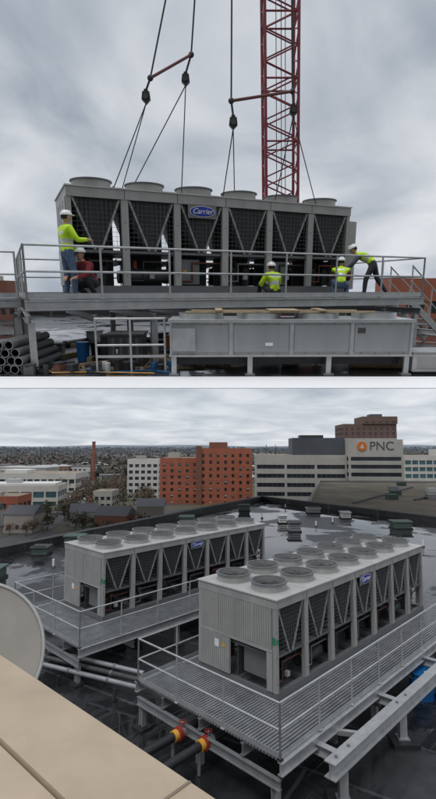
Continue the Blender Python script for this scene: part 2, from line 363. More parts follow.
for t in (.3,3.2,6.2): 
    q=P+u*t; mb.ibeam(q+Vector((0,0,-.16)),(q.x,q.y,.12),.18,.18,'galv',.02); mb.box(q.x-.32,q.x+.32,q.y-.32,q.y+.32,0,.1,'black')
    mb.box(q.x-.14,q.x+.14,q.y-.14,q.y+.14,.1,.125,'galvdk')
    q2=q; mb.ibeam(q2+w*.14,q2+w*2.2+Vector((0,0,-.02)),.16,.22,'galv',.018)
    for s in (-.25,.25): mb.box((q+u*s).x-.03,(q+u*s).x+.03,(q+u*s).y-.03,(q+u*s).y+.03,1.01,1.04,'paneldk')
mb.beam(P+u*1.4+w*.1,P+u*.5+w*1.6,.1,.1,'galv')
mb.obj('steel_support_beam')
mb=MB()
for k in range(3):
    a=Vector((-5.7,16.2,.35))+Vector((.08,.35,.1))*k*.8; b=Vector((-2.3,14.6,.38))+Vector((.05,.32,.1))*k*.8
    mb.tube(a,b,.07,'galvdk' if k!=1 else 'dark',12); mb.tube(a+(a-b)*.02,a,.085,'paneldk',12)
    for t in (.3,.7): c=a+(b-a)*t; mb.tube(c,c+(b-a)*.02,.085,'paneldk',12)
mb.tube((-4.9,15.5,0),(-4.9,15.5,.3),.05,'black'); mb.tube((-3,14.6,0),(-3,14.7,.3),.05,'black')
mb.obj('conduit_pipes')
mb=MB()
for k in range(2):
    e=Vector((-.80+.62*k,12.05-.35*k,.62))-u*.35; s=e-u*1.0; 
    mb.tube(e+u*2.2,s,.10,'black',12); mb.tube(e,e+u*.12,.125,'yellowp',14); mb.tube(e+u*.13,e+u*.17,.16,'redpart',14); mb.tube(e+u*.19,e+u*.23,.16,'redpart',14); mb.tube(e+u*.24,e+u*.42,.11,'galvdk',14)
    mb.tube(e+u*.3,e+u*.3+Vector((0,0,.22)),.03,'galvdk',8); mb.ring((e.x+u.x*.3,e.y+u.y*.3),.09,.07,.83,.85,'redpart',16)
    mb.path([s,s-u*.25,s-u*.3+Vector((0,0,-.6))],.10,'black',12); mb.tube(e,e+Vector((0,0,-.6)),.04,'galvdk',8)
mb.obj('chilled_water_pipes')
mb=MB(); c=(6.0,14.9)
mb.tube((*c,0),(*c,.32),.33,'bluep',24,r2=.35,cap=False); mb.tube((*c,.32),(*c,.7),.35,'bluep',24,r2=.33,cap=False)
for z in (.02,.25,.48,.7): mb.ring(c,.362,.31,z-.02,z+.02,'bluep',24)
mb.ring(c,.32,0,.66,.68,'bluep',24); mb.tube((6.1,14.8,.68),(6.1,14.8,.72),.05,'whitepaint')
mb.obj('plastic_barrel')
mb=MB(); 
for i in range(5):
    q=Vector((-3.5+i*.75,9.5-i*.6,0)); mb.box(q.x-.25,q.x+.25,q.y-.2,q.y+.2,0,.18,'black')
mb.path([(-4,9.9,.23),(0.2,6.4,.23),(3.2,8.7,.23)],.05,'galvdk',8)
mb.path([(1.2,7.6,.06),(2.2,8.6,.06),(4,9.2,.06),(5.5,11.3,.06)],.03,'black',8)
mb.path([(-6,14.5,.05),(-5,13.6,.05),(-4.2,13.9,.05),(-3.4,12.6,.05),(-2.2,12.2,.05)],.03,'black',8)
mb.path([(-1.5,17.5,.05),(-.5,16.4,.05),(.4,16.9,.05)],.03,'redpart',8)
mb.obj('gas_pipe')
mb=MB(); zc=EYE-1.6
A=Vector((-1.69,3.89,0)); B=Vector((-.014,2.36,0)); d=(B-A).normalized(); nn=Vector((-d.y,d.x,0)); nn=nn if nn.y<0 else -nn
A=A-d*5; B=B+d*4
V3=lambda z:Vector((0,0,z))
mb.extr([A+V3(zc-.12),B+V3(zc-.12),B+nn*.46+V3(zc-.12),A+nn*.46+V3(zc-.12)],(0,0,.12),'tan')
mb.extr([A+nn*.475+V3(zc-.12),B+nn*.475+V3(zc-.12),B+nn*1.9+V3(zc-.25),A+nn*1.9+V3(zc-.25)],(0,0,.10),'tan')
for t in (.2,3.9,6.6,8.0):
    c=A+d*(t+3.2); mb.extr([c+V3(zc),c+d*.015+V3(zc),c+d*.015+nn*.46+V3(zc),c+nn*.46+V3(zc)],(0,0,.005),'tandk')
C=A+nn*.1; D=B+nn*.1
mb.extr([C+V3(.01),D+V3(.01),D+nn*1.2+V3(.01),C+nn*1.2+V3(.01)],(0,0,zc-.37),'tandk')
mb.obj('parapet_wall')
# dish
mb=MB(); vs=[];n=48
cc=Vector((-2.28,4.55,EYE-1.93)); ax=Vector((.25,-.75,.55)).normalized(); e1=ax.cross(Vector((0,0,1))).normalized(); e2=e1.cross(ax)
for j in range(9):
    r=.66*j/8
    for i in range(n):
        a=2*math.pi*i/n; vs.append(cc+e1*math.cos(a)*r+e2*math.sin(a)*r+ax*(.3*(r**2)))
mb.add(vs,[(j*n+i,j*n+(i+1)%n,(j+1)*n+(i+1)%n,(j+1)*n+i) for j in range(8) for i in range(n)],'dishface',True)
for i in range(n): mb.tube(vs[8*n+i],vs[8*n+(i+1)%n],.018,'panel',6)
mb.tube(cc-ax*.02,cc-ax*.3,.05,'galvdk'); q=cc-ax*.3; mb.tube(q,(q.x,q.y,0),.045,'galvdk'); mb.tube(cc-e2*.3,cc+ax*.5,.012,'galvdk'); mb.tube(cc+ax*.47,cc+ax*.55,.035,'whitepaint')
mb.obj('satellite_dish')
# ---------------- city
G=EYE-28
mb=MB(); S=9000
mb.add([(-S,-S,G),(S,-S,G),(S,S,G),(-S,S,G)],[(0,1,2,3)],'cityground'); mb.obj('ground')
mb=MB()
def strip(p,q,w,m,z):
    mb.beam((*p,G+z),(*q,G+z),w,.02,m)
strip((-260,212),(60,190),11,'asphalt',.03); strip((-60,120),(-75,520),9,'asphalt',.06); strip((-330,372),(260,350),10,'asphalt',.03)
strip((-100,262),(-62,262),30,'asphalt',.09); strip((-200,150),(-20,140),9,'asphalt',.03)
for k in range(40): strip((-250+k*7,211.5-k*.48),(-247+k*7,211.3-k*.48),.25,'whitepaint',.05)
mb.obj('road')
mb=MB(); rc=random.Random(5)
for i in range(34):
    if i<20: x=-98+(i%10)*3.6; y=253+(i//10)*11; a=90
    else: x=rc.uniform(-110,-35); y=201+(-35-x)*.069+rc.choice([-2.2,2.2]); a=-4
    mb.M=Tr(x,y,G+.12)@Rz(a); m=rc.choice(['whitepaint','dark','galvdk','redpart','slate','bluep'])
    mb.extr([(-2.2,-.9,.3),(2.2,-.9,.3),(2.2,-.9,.8),(1.2,-.9,.95),(.7,-.9,1.45),(-1.1,-.9,1.45),(-1.8,-.9,.95),(-2.2,-.9,.85)],(0,1.8,0),m)
    mb.extr([(1.0,-.91,.98),(.62,-.91,1.38),(-1.05,-.91,1.38),(-1.55,-.91,.98)],(0,1.82,0),'glass')
    for wx in (-1.4,1.4):
        for wy in (-.85,.7): mb.tube((wx,wy,.33),(wx,wy+.15,.33),.33,'black',10)
mb.obj('parked_cars')
def facade(mb,x0,x1,y0,y1,z0,z1,nf,nx,ny,wall,glass,pw=.5,sh=.45,pr=.3,par=1.0):
    mb.box(x0+pr,x1-pr,y0+pr,y1-pr,z0,z1-.3,glass); fh=(z1-z0-par)/nf
    for k in range(nf+1):
        za=z0+k*fh-(fh*sh if k>0 else 0); zb=z0+k*fh+(0 if k<nf else par)
        if k==0: zb=z0+fh*.15
        mb.box(x0,x1,y0,y0+pr-.02,za,zb,wall); mb.box(x0,x1,y1-pr+.02,y1,za,zb,wall); mb.box(x0,x0+pr-.02,y0+pr-.02,y1-pr+.02,za,zb,wall); mb.box(x1-pr+.02,x1,y0+pr-.02,y1-pr+.02,za,zb,wall)
    for i in range(nx+1):
        x=x0+pr+(x1-x0-2*pr)*i/nx; 
        for ya,yb in ((y0+.03,y0+pr+.05),(y1-pr-.05,y1-.03)): mb.box(max(x0+.03,x-pw),min(x1-.03,x+pw),ya,yb,z0,z1-par*.5,wall)
    for i in range(ny+1):
        y=y0+pr+(y1-y0-2*pr)*i/ny
        for xa,xb in ((x0+.04,x0+pr+.06),(x1-pr-.06,x1-.04)): mb.box(xa,xb,max(y0+.04,y-pw),min(y1-.04,y+pw),z0,z1-par*.5,wall)
    mb.box(x0+pr,x1-pr,y0+pr,y1-pr,z1-.3,z1-.1,'gravel')
E=EYE
mb=MB(); mb.M=Tr(-28.7,240,0)@Rz(-3)
facade(mb,0,19.5,0,22,G,E-5.6,7,5,6,'brick','glass',1.15,.5)
facade(mb,19.6,45.5,-3,20,G,E-.9,8,7,6,'brick','glass',1.15,.5)
mb.box(24,33,5,14,E-1,E+2.2,'brickdk'); mb.box(3,9,6,12,E-5.8,E-3,'conc2'); mb.box(18.2,21,-3.6,-3.05,G,E+.3,'brickdk')
rb=random.Random(9)
for k in range(8):
    for j in range(7):
        if rb.random()<.35: x=19.9+(j+.5)*25.3/7; z=G+.2+k*3.33; mb.box(x-.65,x+.65,-2.76,-2.70,z+.55,z+.55+rb.uniform(.5,1.0),rb.choice(['roofw','conc2','conc2']))
        if k<7 and j<5 and rb.random()<.35: x=.3+(j+.5)*18.9/5; z=G+.2+k*3.08; mb.box(x-.6,x+.6,.24,.29,z+.5,z+.5+rb.uniform(.5,1.0),rb.choice(['roofw','conc2']))
mb.obj('brick_building')
OB=Tr(15.5,203,0)@Rz(-4)
mb=MB(); mb.M=OB
facade(mb,0,38,0,30,G,E-3.5,6,3,3,'concrete','glass',.5,.55,par=2.0)
facade(mb,38.1,60,-3,30,G,E+2.9,8,1,2,'concrete','glass',.6,.5,par=5.5)
mb.box(16,38,4,26,E-3.6,E+3.7,'slate'); mb.box(20,30,10,20,E+3.7,E+5,'dark')
mb.box(38,60,5,25,E+2.7,E+3.6,'conc2')
for k in range(6):
    for j in range(18): mb.box(1+j*2.03,1.12+j*2.03,.2,.29,G+k*3.6,G+3.6+k*3.6,'paneldk')
for x in (5,9,33,45,52): mb.tube((x,8,E-3.5),(x,8,E+(1 if x<38 else 6)),.12,'dark',6)
ob=mb.obj('office_building')
text_obj('sign_text','PNC',5.0,'slate',ob,OB@Tr(51.5,-3.15,E+.1)@Matrix.Rotation(R(90),4,'X'))
mb=MB(); mb.M=OB@Tr(43.6,-3.1,E+.1)@Matrix.Rotation(R(90),4,'X'); mb.tube((0,0,0),(0,0,.2),1.9,'orange',20); mb.extr([(-.9,-.8,.21),(.9,-.8,.21),(0,1.1,.21)],(0,0,.05),'whitepaint'); mb.obj('sign_logo',parent=ob)
mb=MB(); mb.M=Tr(86,330,0)@Rz(-3)
facade(mb,0,36,0,30,G,E+15.5,13,9,6,'brown','glass',1.3,.5); facade(mb,13,36.5,-1,24,E+15.5,E+20.5,1,5,4,'brown','glass',1.3,.6)
mb.box(20,28,5,15,E+20.4,E+22.5,'slate'); mb.obj('apartment_tower')
mb=MB(); mb.M=Tr(93,262,0)
facade(mb,0,70,0,30,G,E-5,6,18,6,'concrete','gglass',.3,.4); mb.box(30,50,8,20,E-5.2,E-1.5,'roofw'); mb.obj('glass_office')
mb=MB(); mb.extr([(18,100,E-14),(46,82,E-14),(120,82,E-14),(140,165,E-14),(36,172,E-14)],(0,0,1.4),'gravel'); mb.extr([(19,101,G),(46,83,G),(119,83,G),(138,164,G),(37,171,G)],(0,0,13.9),'conc2')
for p,q in (((18,100),(46,82)),((46,82),(120,82)),((18,100),(36,172)),((36,172),(140,165))): mb.beam((*p,E-12.3),(*q,E-12.3),.5,.7,'conc2')
for i in range(14): 
    x=40+random.random()*65;y=random.uniform(98,160); mb.box(x,x+2.5,y,y+2,E-12.6,E-11.4,random.choice(['galvdk','whitepaint','greenbox','dark']))
for i in range(5): mb.beam((30+i*16,108+i*6,E-12.4),(60+i*14,150-i*5,E-12.4),.4,.3,'slate')
mb.obj('gravel_roof_building')
mb=MB(); mb.M=Tr(-49,262,0)
facade(mb,0,17,0,20,G,E-6.8,6,5,4,'roofw','glass',.6,.5); mb.box(4,9,5,10,E-7,E-5,'conc2'); mb.obj('white_building')
mb=MB(); mb.M=Tr(-140,300,0); facade(mb,0,52,0,30,G,E-16.5,2,12,6,'concrete','glass',.5,.5); mb.box(6,20,5,20,E-16.6,E-14.6,'roofw'); mb.obj('warehouse')
mb=MB(); mb.M=Tr(-108,222,0)@Rz(6); facade(mb,0,34,0,20,G,E-18,2,6,4,'concrete','gglass',.4,.4); mb.box(2,32,3,18,E-18.2,E-17.2,'roofw'); mb.box(9,15,6,12,E-17.2,E-15.4,'galv'); mb.obj('warehouse')
mb=MB(); mb.M=Tr(-92,190,0); facade(mb,0,14,0,14,G,E-19.3,2,4,3,'brick','glass',.8,.5); mb.box(3,6,3,6,E-19.5,E-18,'conc2'); mb.obj('brick_building')
mb=MB(); mb.M=Tr(-58,226,0)@Rz(-4); facade(mb,0,9,0,12,G,E-20.5,2,3,3,'conc2','glass',.5,.5); mb.obj('low_building')
mb=MB(); mb.tube((-103,400,G),(-103,400,E+3.4),2.2,'brickdk',16,r2=1.3); mb.ring((-103,400),1.55,1.0,E+3.4,E+4.2,'brickdk',16); mb.obj('chimney_stack')
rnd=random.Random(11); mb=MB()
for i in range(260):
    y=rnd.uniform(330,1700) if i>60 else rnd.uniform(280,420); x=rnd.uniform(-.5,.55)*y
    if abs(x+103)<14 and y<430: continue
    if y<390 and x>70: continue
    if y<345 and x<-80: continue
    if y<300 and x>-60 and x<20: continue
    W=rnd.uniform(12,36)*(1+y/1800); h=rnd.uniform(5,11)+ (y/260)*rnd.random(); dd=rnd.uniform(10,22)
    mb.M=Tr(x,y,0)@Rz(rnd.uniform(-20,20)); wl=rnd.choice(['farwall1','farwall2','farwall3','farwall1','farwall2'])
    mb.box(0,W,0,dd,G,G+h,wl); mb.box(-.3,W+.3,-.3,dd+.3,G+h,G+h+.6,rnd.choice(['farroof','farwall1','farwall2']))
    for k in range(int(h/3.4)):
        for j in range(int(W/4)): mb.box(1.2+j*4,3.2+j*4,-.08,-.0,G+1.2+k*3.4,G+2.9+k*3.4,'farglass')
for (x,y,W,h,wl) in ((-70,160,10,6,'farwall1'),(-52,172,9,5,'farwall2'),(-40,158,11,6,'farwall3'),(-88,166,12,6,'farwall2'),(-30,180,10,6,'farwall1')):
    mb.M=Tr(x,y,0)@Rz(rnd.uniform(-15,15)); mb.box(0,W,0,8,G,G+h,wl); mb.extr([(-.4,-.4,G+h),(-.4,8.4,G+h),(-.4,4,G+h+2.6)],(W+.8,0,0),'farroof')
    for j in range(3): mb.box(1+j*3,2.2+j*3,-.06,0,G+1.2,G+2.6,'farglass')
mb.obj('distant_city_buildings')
rng=np.random.default_rng(3)
def leafmass(name,centers,k,size,rad,hgt):
    V=[];Fc=[];Mi=[];n0=0
    for (x,y,sc) in centers:
        u1=rng.normal(size=(k,3)); u1/=np.linalg.norm(u1,axis=1)[:,None]; rr=rng.uniform(.45,1,(k,1))
        lob=1+.35*np.sin(u1[:,0:1]*5+rng.uniform(0,6))*np.cos(u1[:,2:3]*4+rng.uniform(0,6))
        c=u1*rr*lob*np.array([rad,rad,hgt*.42])*sc+np.array([x,y,G+hgt*.6*sc])
        a=rng.normal(size=(k,3)); a/=np.linalg.norm(a,axis=1)[:,None]; b=np.cross(a,rng.normal(size=(k,3))); b/=np.linalg.norm(b,axis=1)[:,None]
        s=size*sc*rng.uniform(.5,1.3,(k,1))
        q=np.stack([c-a*s-b*s*.6,c+a*s-b*s*.5,c+a*s*.8+b*s,c-a*s+b*s*.7],1).reshape(-1,3)
        V.append(q); Fc.append(np.arange(k*4).reshape(-1,4)+n0); n0+=k*4
        base=rng.integers(0,3); mi=np.full(k,base); z=rng.random(k)<.25; mi[z]=rng.integers(0,3,z.sum()); Mi.append(mi)
    V=np.concatenate(V);Fc=np.concatenate(Fc);Mi=np.concatenate(Mi)
    me=bpy.data.meshes.new(name); me.from_pydata(V.tolist(),[],Fc.tolist())
    for m in('leafbrown','leafolive','leafrust'): me.materials.append(MATS[m])
    me.polygons.foreach_set('material_index',Mi.astype(np.int32)); me.update()
    o=bpy.data.objects.new(name,me); scene.collection.objects.link(o); return o
near=[]
for i in range(110): near.append((rng.uniform(-105,-25),rng.uniform(218,330),rng.uniform(.5,1.0)))
for i in range(150): 
    y=rng.uniform(270,430); near.append((rng.uniform(-.5,.6)*y,y,rng.uniform(.7,1.1)))
for i in range(60): 
    y=rng.uniform(150,206); near.append((rng.uniform(-.5,-.14)*y,y,rng.uniform(.4,.75)))
near=[t for t in near if not(-116<t[0]<-68 and 214<t[1]<250) and not(-102<t[0]<-58 and 246<t[1]<278) and not(-54<t[0]<-26 and 256<t[1]<288) and not(-147<t[0]<-83 and 292<t[1]<336) and not(82<t[0]<170 and t[1]<368) and not(-62<t[0]<-44 and 205<t[1]<242) and not(-32<t[0]<22 and 215<t[1]<268)and not(10<t[0]<82 and t[1]<240) and not(-96<t[0]<-72 and 180<t[1]<210)]
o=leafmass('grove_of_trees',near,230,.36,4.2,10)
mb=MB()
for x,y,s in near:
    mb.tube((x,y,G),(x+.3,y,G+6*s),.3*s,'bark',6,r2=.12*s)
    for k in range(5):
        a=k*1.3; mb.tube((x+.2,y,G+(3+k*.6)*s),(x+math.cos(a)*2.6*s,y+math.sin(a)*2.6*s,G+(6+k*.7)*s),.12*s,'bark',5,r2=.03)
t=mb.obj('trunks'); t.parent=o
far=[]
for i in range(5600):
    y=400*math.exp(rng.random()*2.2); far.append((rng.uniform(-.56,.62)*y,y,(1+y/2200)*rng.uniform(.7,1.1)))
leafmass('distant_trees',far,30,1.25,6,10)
mb=MB(); vs=[];n=60
for i in range(n+1):
    x=-5000+10000*i/n; h=10+8*math.sin(i*.31)+4*math.sin(i*.9+1)
    vs+=[(x,5200,G),(x,5600,E+h),(x,6200,G)]
mb.add(vs,[(3*i,3*i+3,3*i+4,3*i+1) for i in range(n)]+[(3*i+1,3*i+4,3*i+5,3*i+2) for i in range(n)],'leafolive',True); mb.obj('hills')
# ============================================================ UPPER LIFTING SITE
SC=5.0
MU=Tr(0,0,EYE)@Matrix.Rotation(R(18.5),4,'X')@Matrix.Scale(SC,4)@Tr(0,0,-1.7)
mb=MB(); mb.extr([(-6.5,9.487,-.15),(6.5,9.487,-.15),(20,34,-.15),(-20,34,-.15)],(0,0,.15),'roofup'); mb.obj('terrace_roof',MU)
mb=MB(); mb.extr([(-6,8.34,-.012),(6,8.34,-.012),(6.5,9.484,-.012),(-6.5,9.484,-.012)],(0,0,.012),'white'); mb.obj('white_ledge',MU)
mb=MB(); mb.box(-19,19,33,33.3,0,.8,'membrane'); mb.box(-19,19,32.95,33.35,.8,.86,'galvdk'); mb.obj('terrace_parapet',MU)
UA=23.5
UC=Tr(-3.86,9.9,0)@Rz(UA)
DU=1.5
UX=1.05; BAYU=1.29
chiller('lifted_chiller',6,BAYU,2.15,2.36,MU@UC@Tr(UX,1.15,DU+.11),2,fr=.45,endbox=True)
mb=MB(); mb.M=UC
for x in (1.5,3.3,5.2,7.0,8.6): mb.box(x-.06,x+.06,1.05,3.4,DU,DU+.105,'wood')
mb.obj('timber_dunnage',MU)
deck('steel_platform',0,10.6,0,5,DU,MU@UC,0,[[(0,5),(0,0),(10.6,0),(10.6,5),(0,5)]],colx=5,beamh=.2)
deck('steel_platform',-4,-.12,2.2,5,DU,MU@UC,0,[[(-.12,2.2),(-4,2.2),(-4,5)]],colx=2,beamh=.2)
mb=MB(); mb.M=UC
for y in (.6,1.5):
    mb.beam((10.75,y,1.4),(12.5,y,.1),.05,.2,'galv'); mb.tube((10.75,y,2.4),(12.5,y,1.1),.022,'galv'); mb.tube((10.75,y,1.95),(12.5,y,.65),.018,'galv')
    for t in (0.02,.5,1): mb.tube((10.75+1.75*t,y,1.45-1.3*t),(10.75+1.75*t,y,2.4-1.3*t),.022,'galv')
for k in range(7): mb.box(10.85+k*.24,11.07+k*.24,.62,1.48,1.30-k*.18,1.33-k*.18,'grate')
mb.obj('access_stairs',MU)
# condenser
mb=MB(); mb.M=Tr(-.95,9.60,0)@Rz(1.0)
L=4.85;W=1.2
mb.box(0.01,L-.01,0.01,W-.01,.42,1.06,'zinc')
for i in range(5):
    x=i*L/4; mb.box(max(-.012,x-.035),min(L+.012,x+.035),-.02,W+.02,.42,1.06,'galv')
for i in range(4): mb.box(i*L/4+.06,(i+1)*L/4-.06,-.004,.01,.48,1.01,'zinc')
mb.box(-.04,L+.04,-.04,W+.04,1.06,1.12,'galv'); mb.box(-.03,L+.03,-.03,W+.03,.38,.42,'galv')
for x in (.06,L*.33,L*.66,L-.06):
    for y in (.05,W-.05): mb.box(x-.05,x+.05,y-.04,y+.04,.03,.38,'galv'); mb.box(x-.1,x+.1,y-.09,y+.09,0,.03,'galvdk')
mb.box(.1,L-.1,.3,W-.3,.18,.375,'black')
for i in range(4):
    c=((i+.5)*L/4,W/2); mb.ring(c,.46,.43,1.12,1.23,'galv',26); mb.ring(c,.43,0,1.122,1.135,'black',20)
    for k in range(6): 
        a=k*math.pi/6; mb.beam((c[0]-.45*math.cos(a),c[1]-.45*math.sin(a),1.235),(c[0]+.45*math.cos(a),c[1]+.45*math.sin(a),1.235),.01,.008,'galvdk')
mb.box(.3,L-.7,.2,.32,1.24,1.275,'wood'); mb.box(.4,L-.9,.8,.94,1.24,1.275,'wood'); mb.box(.9,1.05,.1,1.05,1.276,1.305,'wood'); mb.box(3.0,3.15,.1,1.05,1.276,1.305,'wood'); mb.box(2.0,2.6,.15,.9,1.276,1.30,'wood')
for i in range(17):
    x=.15+i*(L-.3)/16
    for z in (.445,1.035): mb.box(x-.008,x+.008,-.026,-.0,z-.008,z+.008,'paneldk')
mb.box(1.9,2.05,-.018,-.004,.6,.66,'whitepaint'); mb.box(3.75,3.9,-.018,-.004,.85,.95,'dark')
mb.box(0.04,.5,-.05,-.021,.5,.95,'galv')
mb.obj('air_cooled_condenser',MU)
mb=MB(); railing(mb,[(-2.5,9.85),(-1.1,9.95)],0.0,1.12,.7,toe=False); mb.beam((-2.5,9.85,.35),(-1.1,9.95,.35),.05,.05,'galv'); mb.obj('pipe_guardrail',MU)
mb=MB(); mb.M=Tr(-2.35,10.25,0); mb.box(0,.75,0,.6,.08,.75,'black'); mb.box(-.03,.78,-.03,.63,.75,.80,'dark')
for k in range(4): mb.box(.08+k*.17,.15+k*.17,-.015,0,.15,.68,'dark')
mb.box(0,.1,0,.6,0,.08,'wood'); mb.box(.65,.75,0,.6,0,.08,'wood'); mb.obj('equipment_crate',MU,bevel=.01)
mb=MB()
for r_,(n_) in enumerate((5,4,3,2)):
    for k in range(n_):
        x=-4.75+k*.19+r_*.095; z=.095+r_*.165; y0=9.75+.05*((k*7+r_*3)%3); n=16
        mb.tube((x,y0,z),(x,12.0,z),.092,'paneldk',n,cap=False)
        for i in range(n):
            a=2*math.pi*i/n;b=2*math.pi*(i+1)/n; f=lambda r,t:(x+r*math.cos(t),y0,z+r*math.sin(t))
            mb.add([f(.092,a),f(.092,b),f(.076,b),f(.076,a)],[(0,1,2,3)],'galvdk')
            g=lambda r,t:(x+r*math.cos(t),y0+.5,z+r*math.sin(t))
            mb.add([f(.076,a),f(.076,b),g(.076,b),g(.076,a)],[(0,1,2,3)],'black')
        mb.add([(x+.076*math.cos(2*math.pi*i/n),y0+.5,z+.076*math.sin(2*math.pi*i/n)) for i in range(n)],[list(range(n))],'black')
mb.obj('pipe_stack',MU)
mb=MB(); rnd=random.Random(8)
for i in range(90):
    x=rnd.uniform(-6,6);y=rnd.uniform(10.2,15.5) if i<60 else rnd.uniform(9.7,10.6)
    if i>=60: x=rnd.uniform(-4,-1)
    mb.M=Tr(x,y,0)@Rz(rnd.uniform(0,180)); k=rnd.random(); m=rnd.choice(['dark','black','wood','galvdk','paneldk','brickdk','black','dark'])
    sc=1 if i<60 else .4
    if k<.4: 
        h=rnd.uniform(.15,.6)*sc; mb.box(0,.5*sc,0,.35*sc,0,h,m); mb.box(-.02,.5*sc+.02,-.02,.35*sc+.02,h,h+.03,'dark')
    elif k<.7: mb.box(0,1.5*sc,0,.12*sc,.0,.1*sc,'wood'); mb.box(.2*sc,1.2*sc,.14*sc,.26*sc,0,.05,m)
    elif k<.85: mb.tube((0,0,.1*sc),(1.6*sc,0,.1*sc),.1*sc,m,10)
    else: mb.tube((0,0,0),(0,0,.45*sc),.14*sc,rnd.choice(['whitepaint','orange','bluep','dark']),14,r2=.16*sc)
mb.obj('construction_materials',MU)
mb=MB(); mb.path([(-3.3,9.9,.03),(-2.9,10.2,.03),(-2.2,9.8,.03),(-1.5,10.1,.03),(-.9,9.75,.03)],.016,'bluep',6); mb.path([(-4.2,10.1,.03),(-3.6,9.8,.03),(-3.0,9.95,.03),(-2.3,9.7,.03)],.02,'black',6); mb.path([(-3.8,10.4,.03),(-3.4,9.75,.03),(-2.7,9.85,.03),(-1.3,9.7,.03)],.014,'yellowp',6); mb.obj('hoses',MU)
mb=MB(); mb.M=Tr(3.98,9.75,0); mb.box(0,1.0,0,.8,.05,.42,'paneltop'); mb.box(-.02,1.02,-.02,.82,.42,.46,'galvdk'); mb.box(.05,.95,.05,.75,0,.05,'black'); mb.box(.1,.5,-.01,0,.12,.36,'panel'); mb.obj('electrical_box',MU,bevel=.01)
mb=MB(); facade(mb,10.2,15.4,29,32,0,2.35,1,7,3,'brick','glass',.18,.5,.06,.3); mb.obj('penthouse_building',MU)
mb=MB(); facade(mb,-15.5,-12,28,31,0,2.2,1,6,3,'brickdk','glass',.15,.5,.06,.3); mb.box(-14,-13,29,30,2.2,2.5,'conc2'); mb.obj('penthouse_building',MU)
# crane
mb=MB()
b0=Vector((3.45,27,.6)); b1=Vector((2.65,26.4,24)); ns=34; wd=.80
ex=Vector((1,0,0)); ey=Vector((0,1,0))
def bw(t): return wd*min(1,.35+ t/.16*.65)
def corner(t,k): 
    c=b0+(b1-b0)*t; s=((-1,-1),(1,-1),(1,1),(-1,1))[k]; return c+ex*s[0]*bw(t)+ey*s[1]*bw(t)
ts=[i/ns for i in range(ns+1)]
for i in range(ns):
    for k in range(4):
        mb.tube(corner(ts[i],k),corner(ts[i+1],k),.075,'boomred',8)
        k2=(k+1)%4
        if i%2: mb.tube(corner(ts[i],k),corner(ts[i+1],k2),.038,'boomred',6)
        else: mb.tube(corner(ts[i],k2),corner(ts[i+1],k),.038,'boomred',6)
        if i%4==0: mb.tube(corner(ts[i],k),corner(ts[i],k2),.045,'boomred',6)
for dx in (-.2,.05,.25): mb.tube((3.45+dx,26.9,1),(2.65+dx,26.3,24),.02,'cable',5)
mb.box(3.1,3.8,26.7,27.5,.0,.7,'boomred'); mb.box(2.2,4.7,27.55,29.5,.0,.9,'boomred'); mb.box(1.7,2.1,25.8,30,.0,.7,'dark'); mb.box(4.8,5.2,25.8,30,0,.7,'dark')
mb.obj('crane_boom',MU)
mb=MB()
A1,B1,C1,D1=Vector((-1.53,12.2,6.36)),Vector((-.64,13.0,7.16)),Vector((.305,12.3,5.93)),Vector((1.83,13.2,6.45))
A2,B2,C2,D2=Vector((-1.64,12.2,6.0)),Vector((-.78,13.0,6.66)),Vector((.354,12.3,5.5)),Vector((1.87,13.2,6.05))
for a,dx in ((A1,.40),(B1,.15),(C1,0),(D1,-.09)):
    mb.tube(a,(a.x+dx*4.5,12.6,a.z+7.5),.02,'cable',6)
for a,b in ((A1,B1),(C1,D1)):
    mb.tube(a,b,.034,'rustbar',10)
    for e in (a,b): mb.ell(e,(.07,.05,.07),'cable',12,8)
for a,b in ((A1,A2),(B1,B2),(C1,C2),(D1,D2)):
    mb.tube(a,b+V3(.1),.025,'cable',6); mb.ring((b.x,b.y),.05,.02,b.z+.09,b.z+.13,'black',10)
    mb.extr([(b.x-.08,b.y-.05,b.z+.08),(b.x+.08,b.y-.05,b.z+.08),(b.x+.10,b.y-.05,b.z-.08),(b.x,b.y-.05,b.z-.18),(b.x-.10,b.y-.05,b.z-.08)],(0,.1,0),'black')
    mb.tube((b.x,b.y-.08,b.z-.03),(b.x,b.y+.08,b.z-.03),.06,'dark',10)
def att(x,y): return UC@Vector((UX+x,1.15+y,DU+.11+2.34))
for b,pts in ((A2,((1.05,.02),(1.6,2.15))),(B2,((1.75,2.15),(2.7,.02))),(C2,((3.8,.02),(5.15,2.15))),(D2,((5.3,.02),(6.6,.02)))):
    for p in pts: mb.tube(b-V3(.15),att(*p),.013,'cable',6); q=att(*p); mb.ell(q,(.04,.04,.06),'black',8,6)
mb.obj('lifting_rigging',MU)
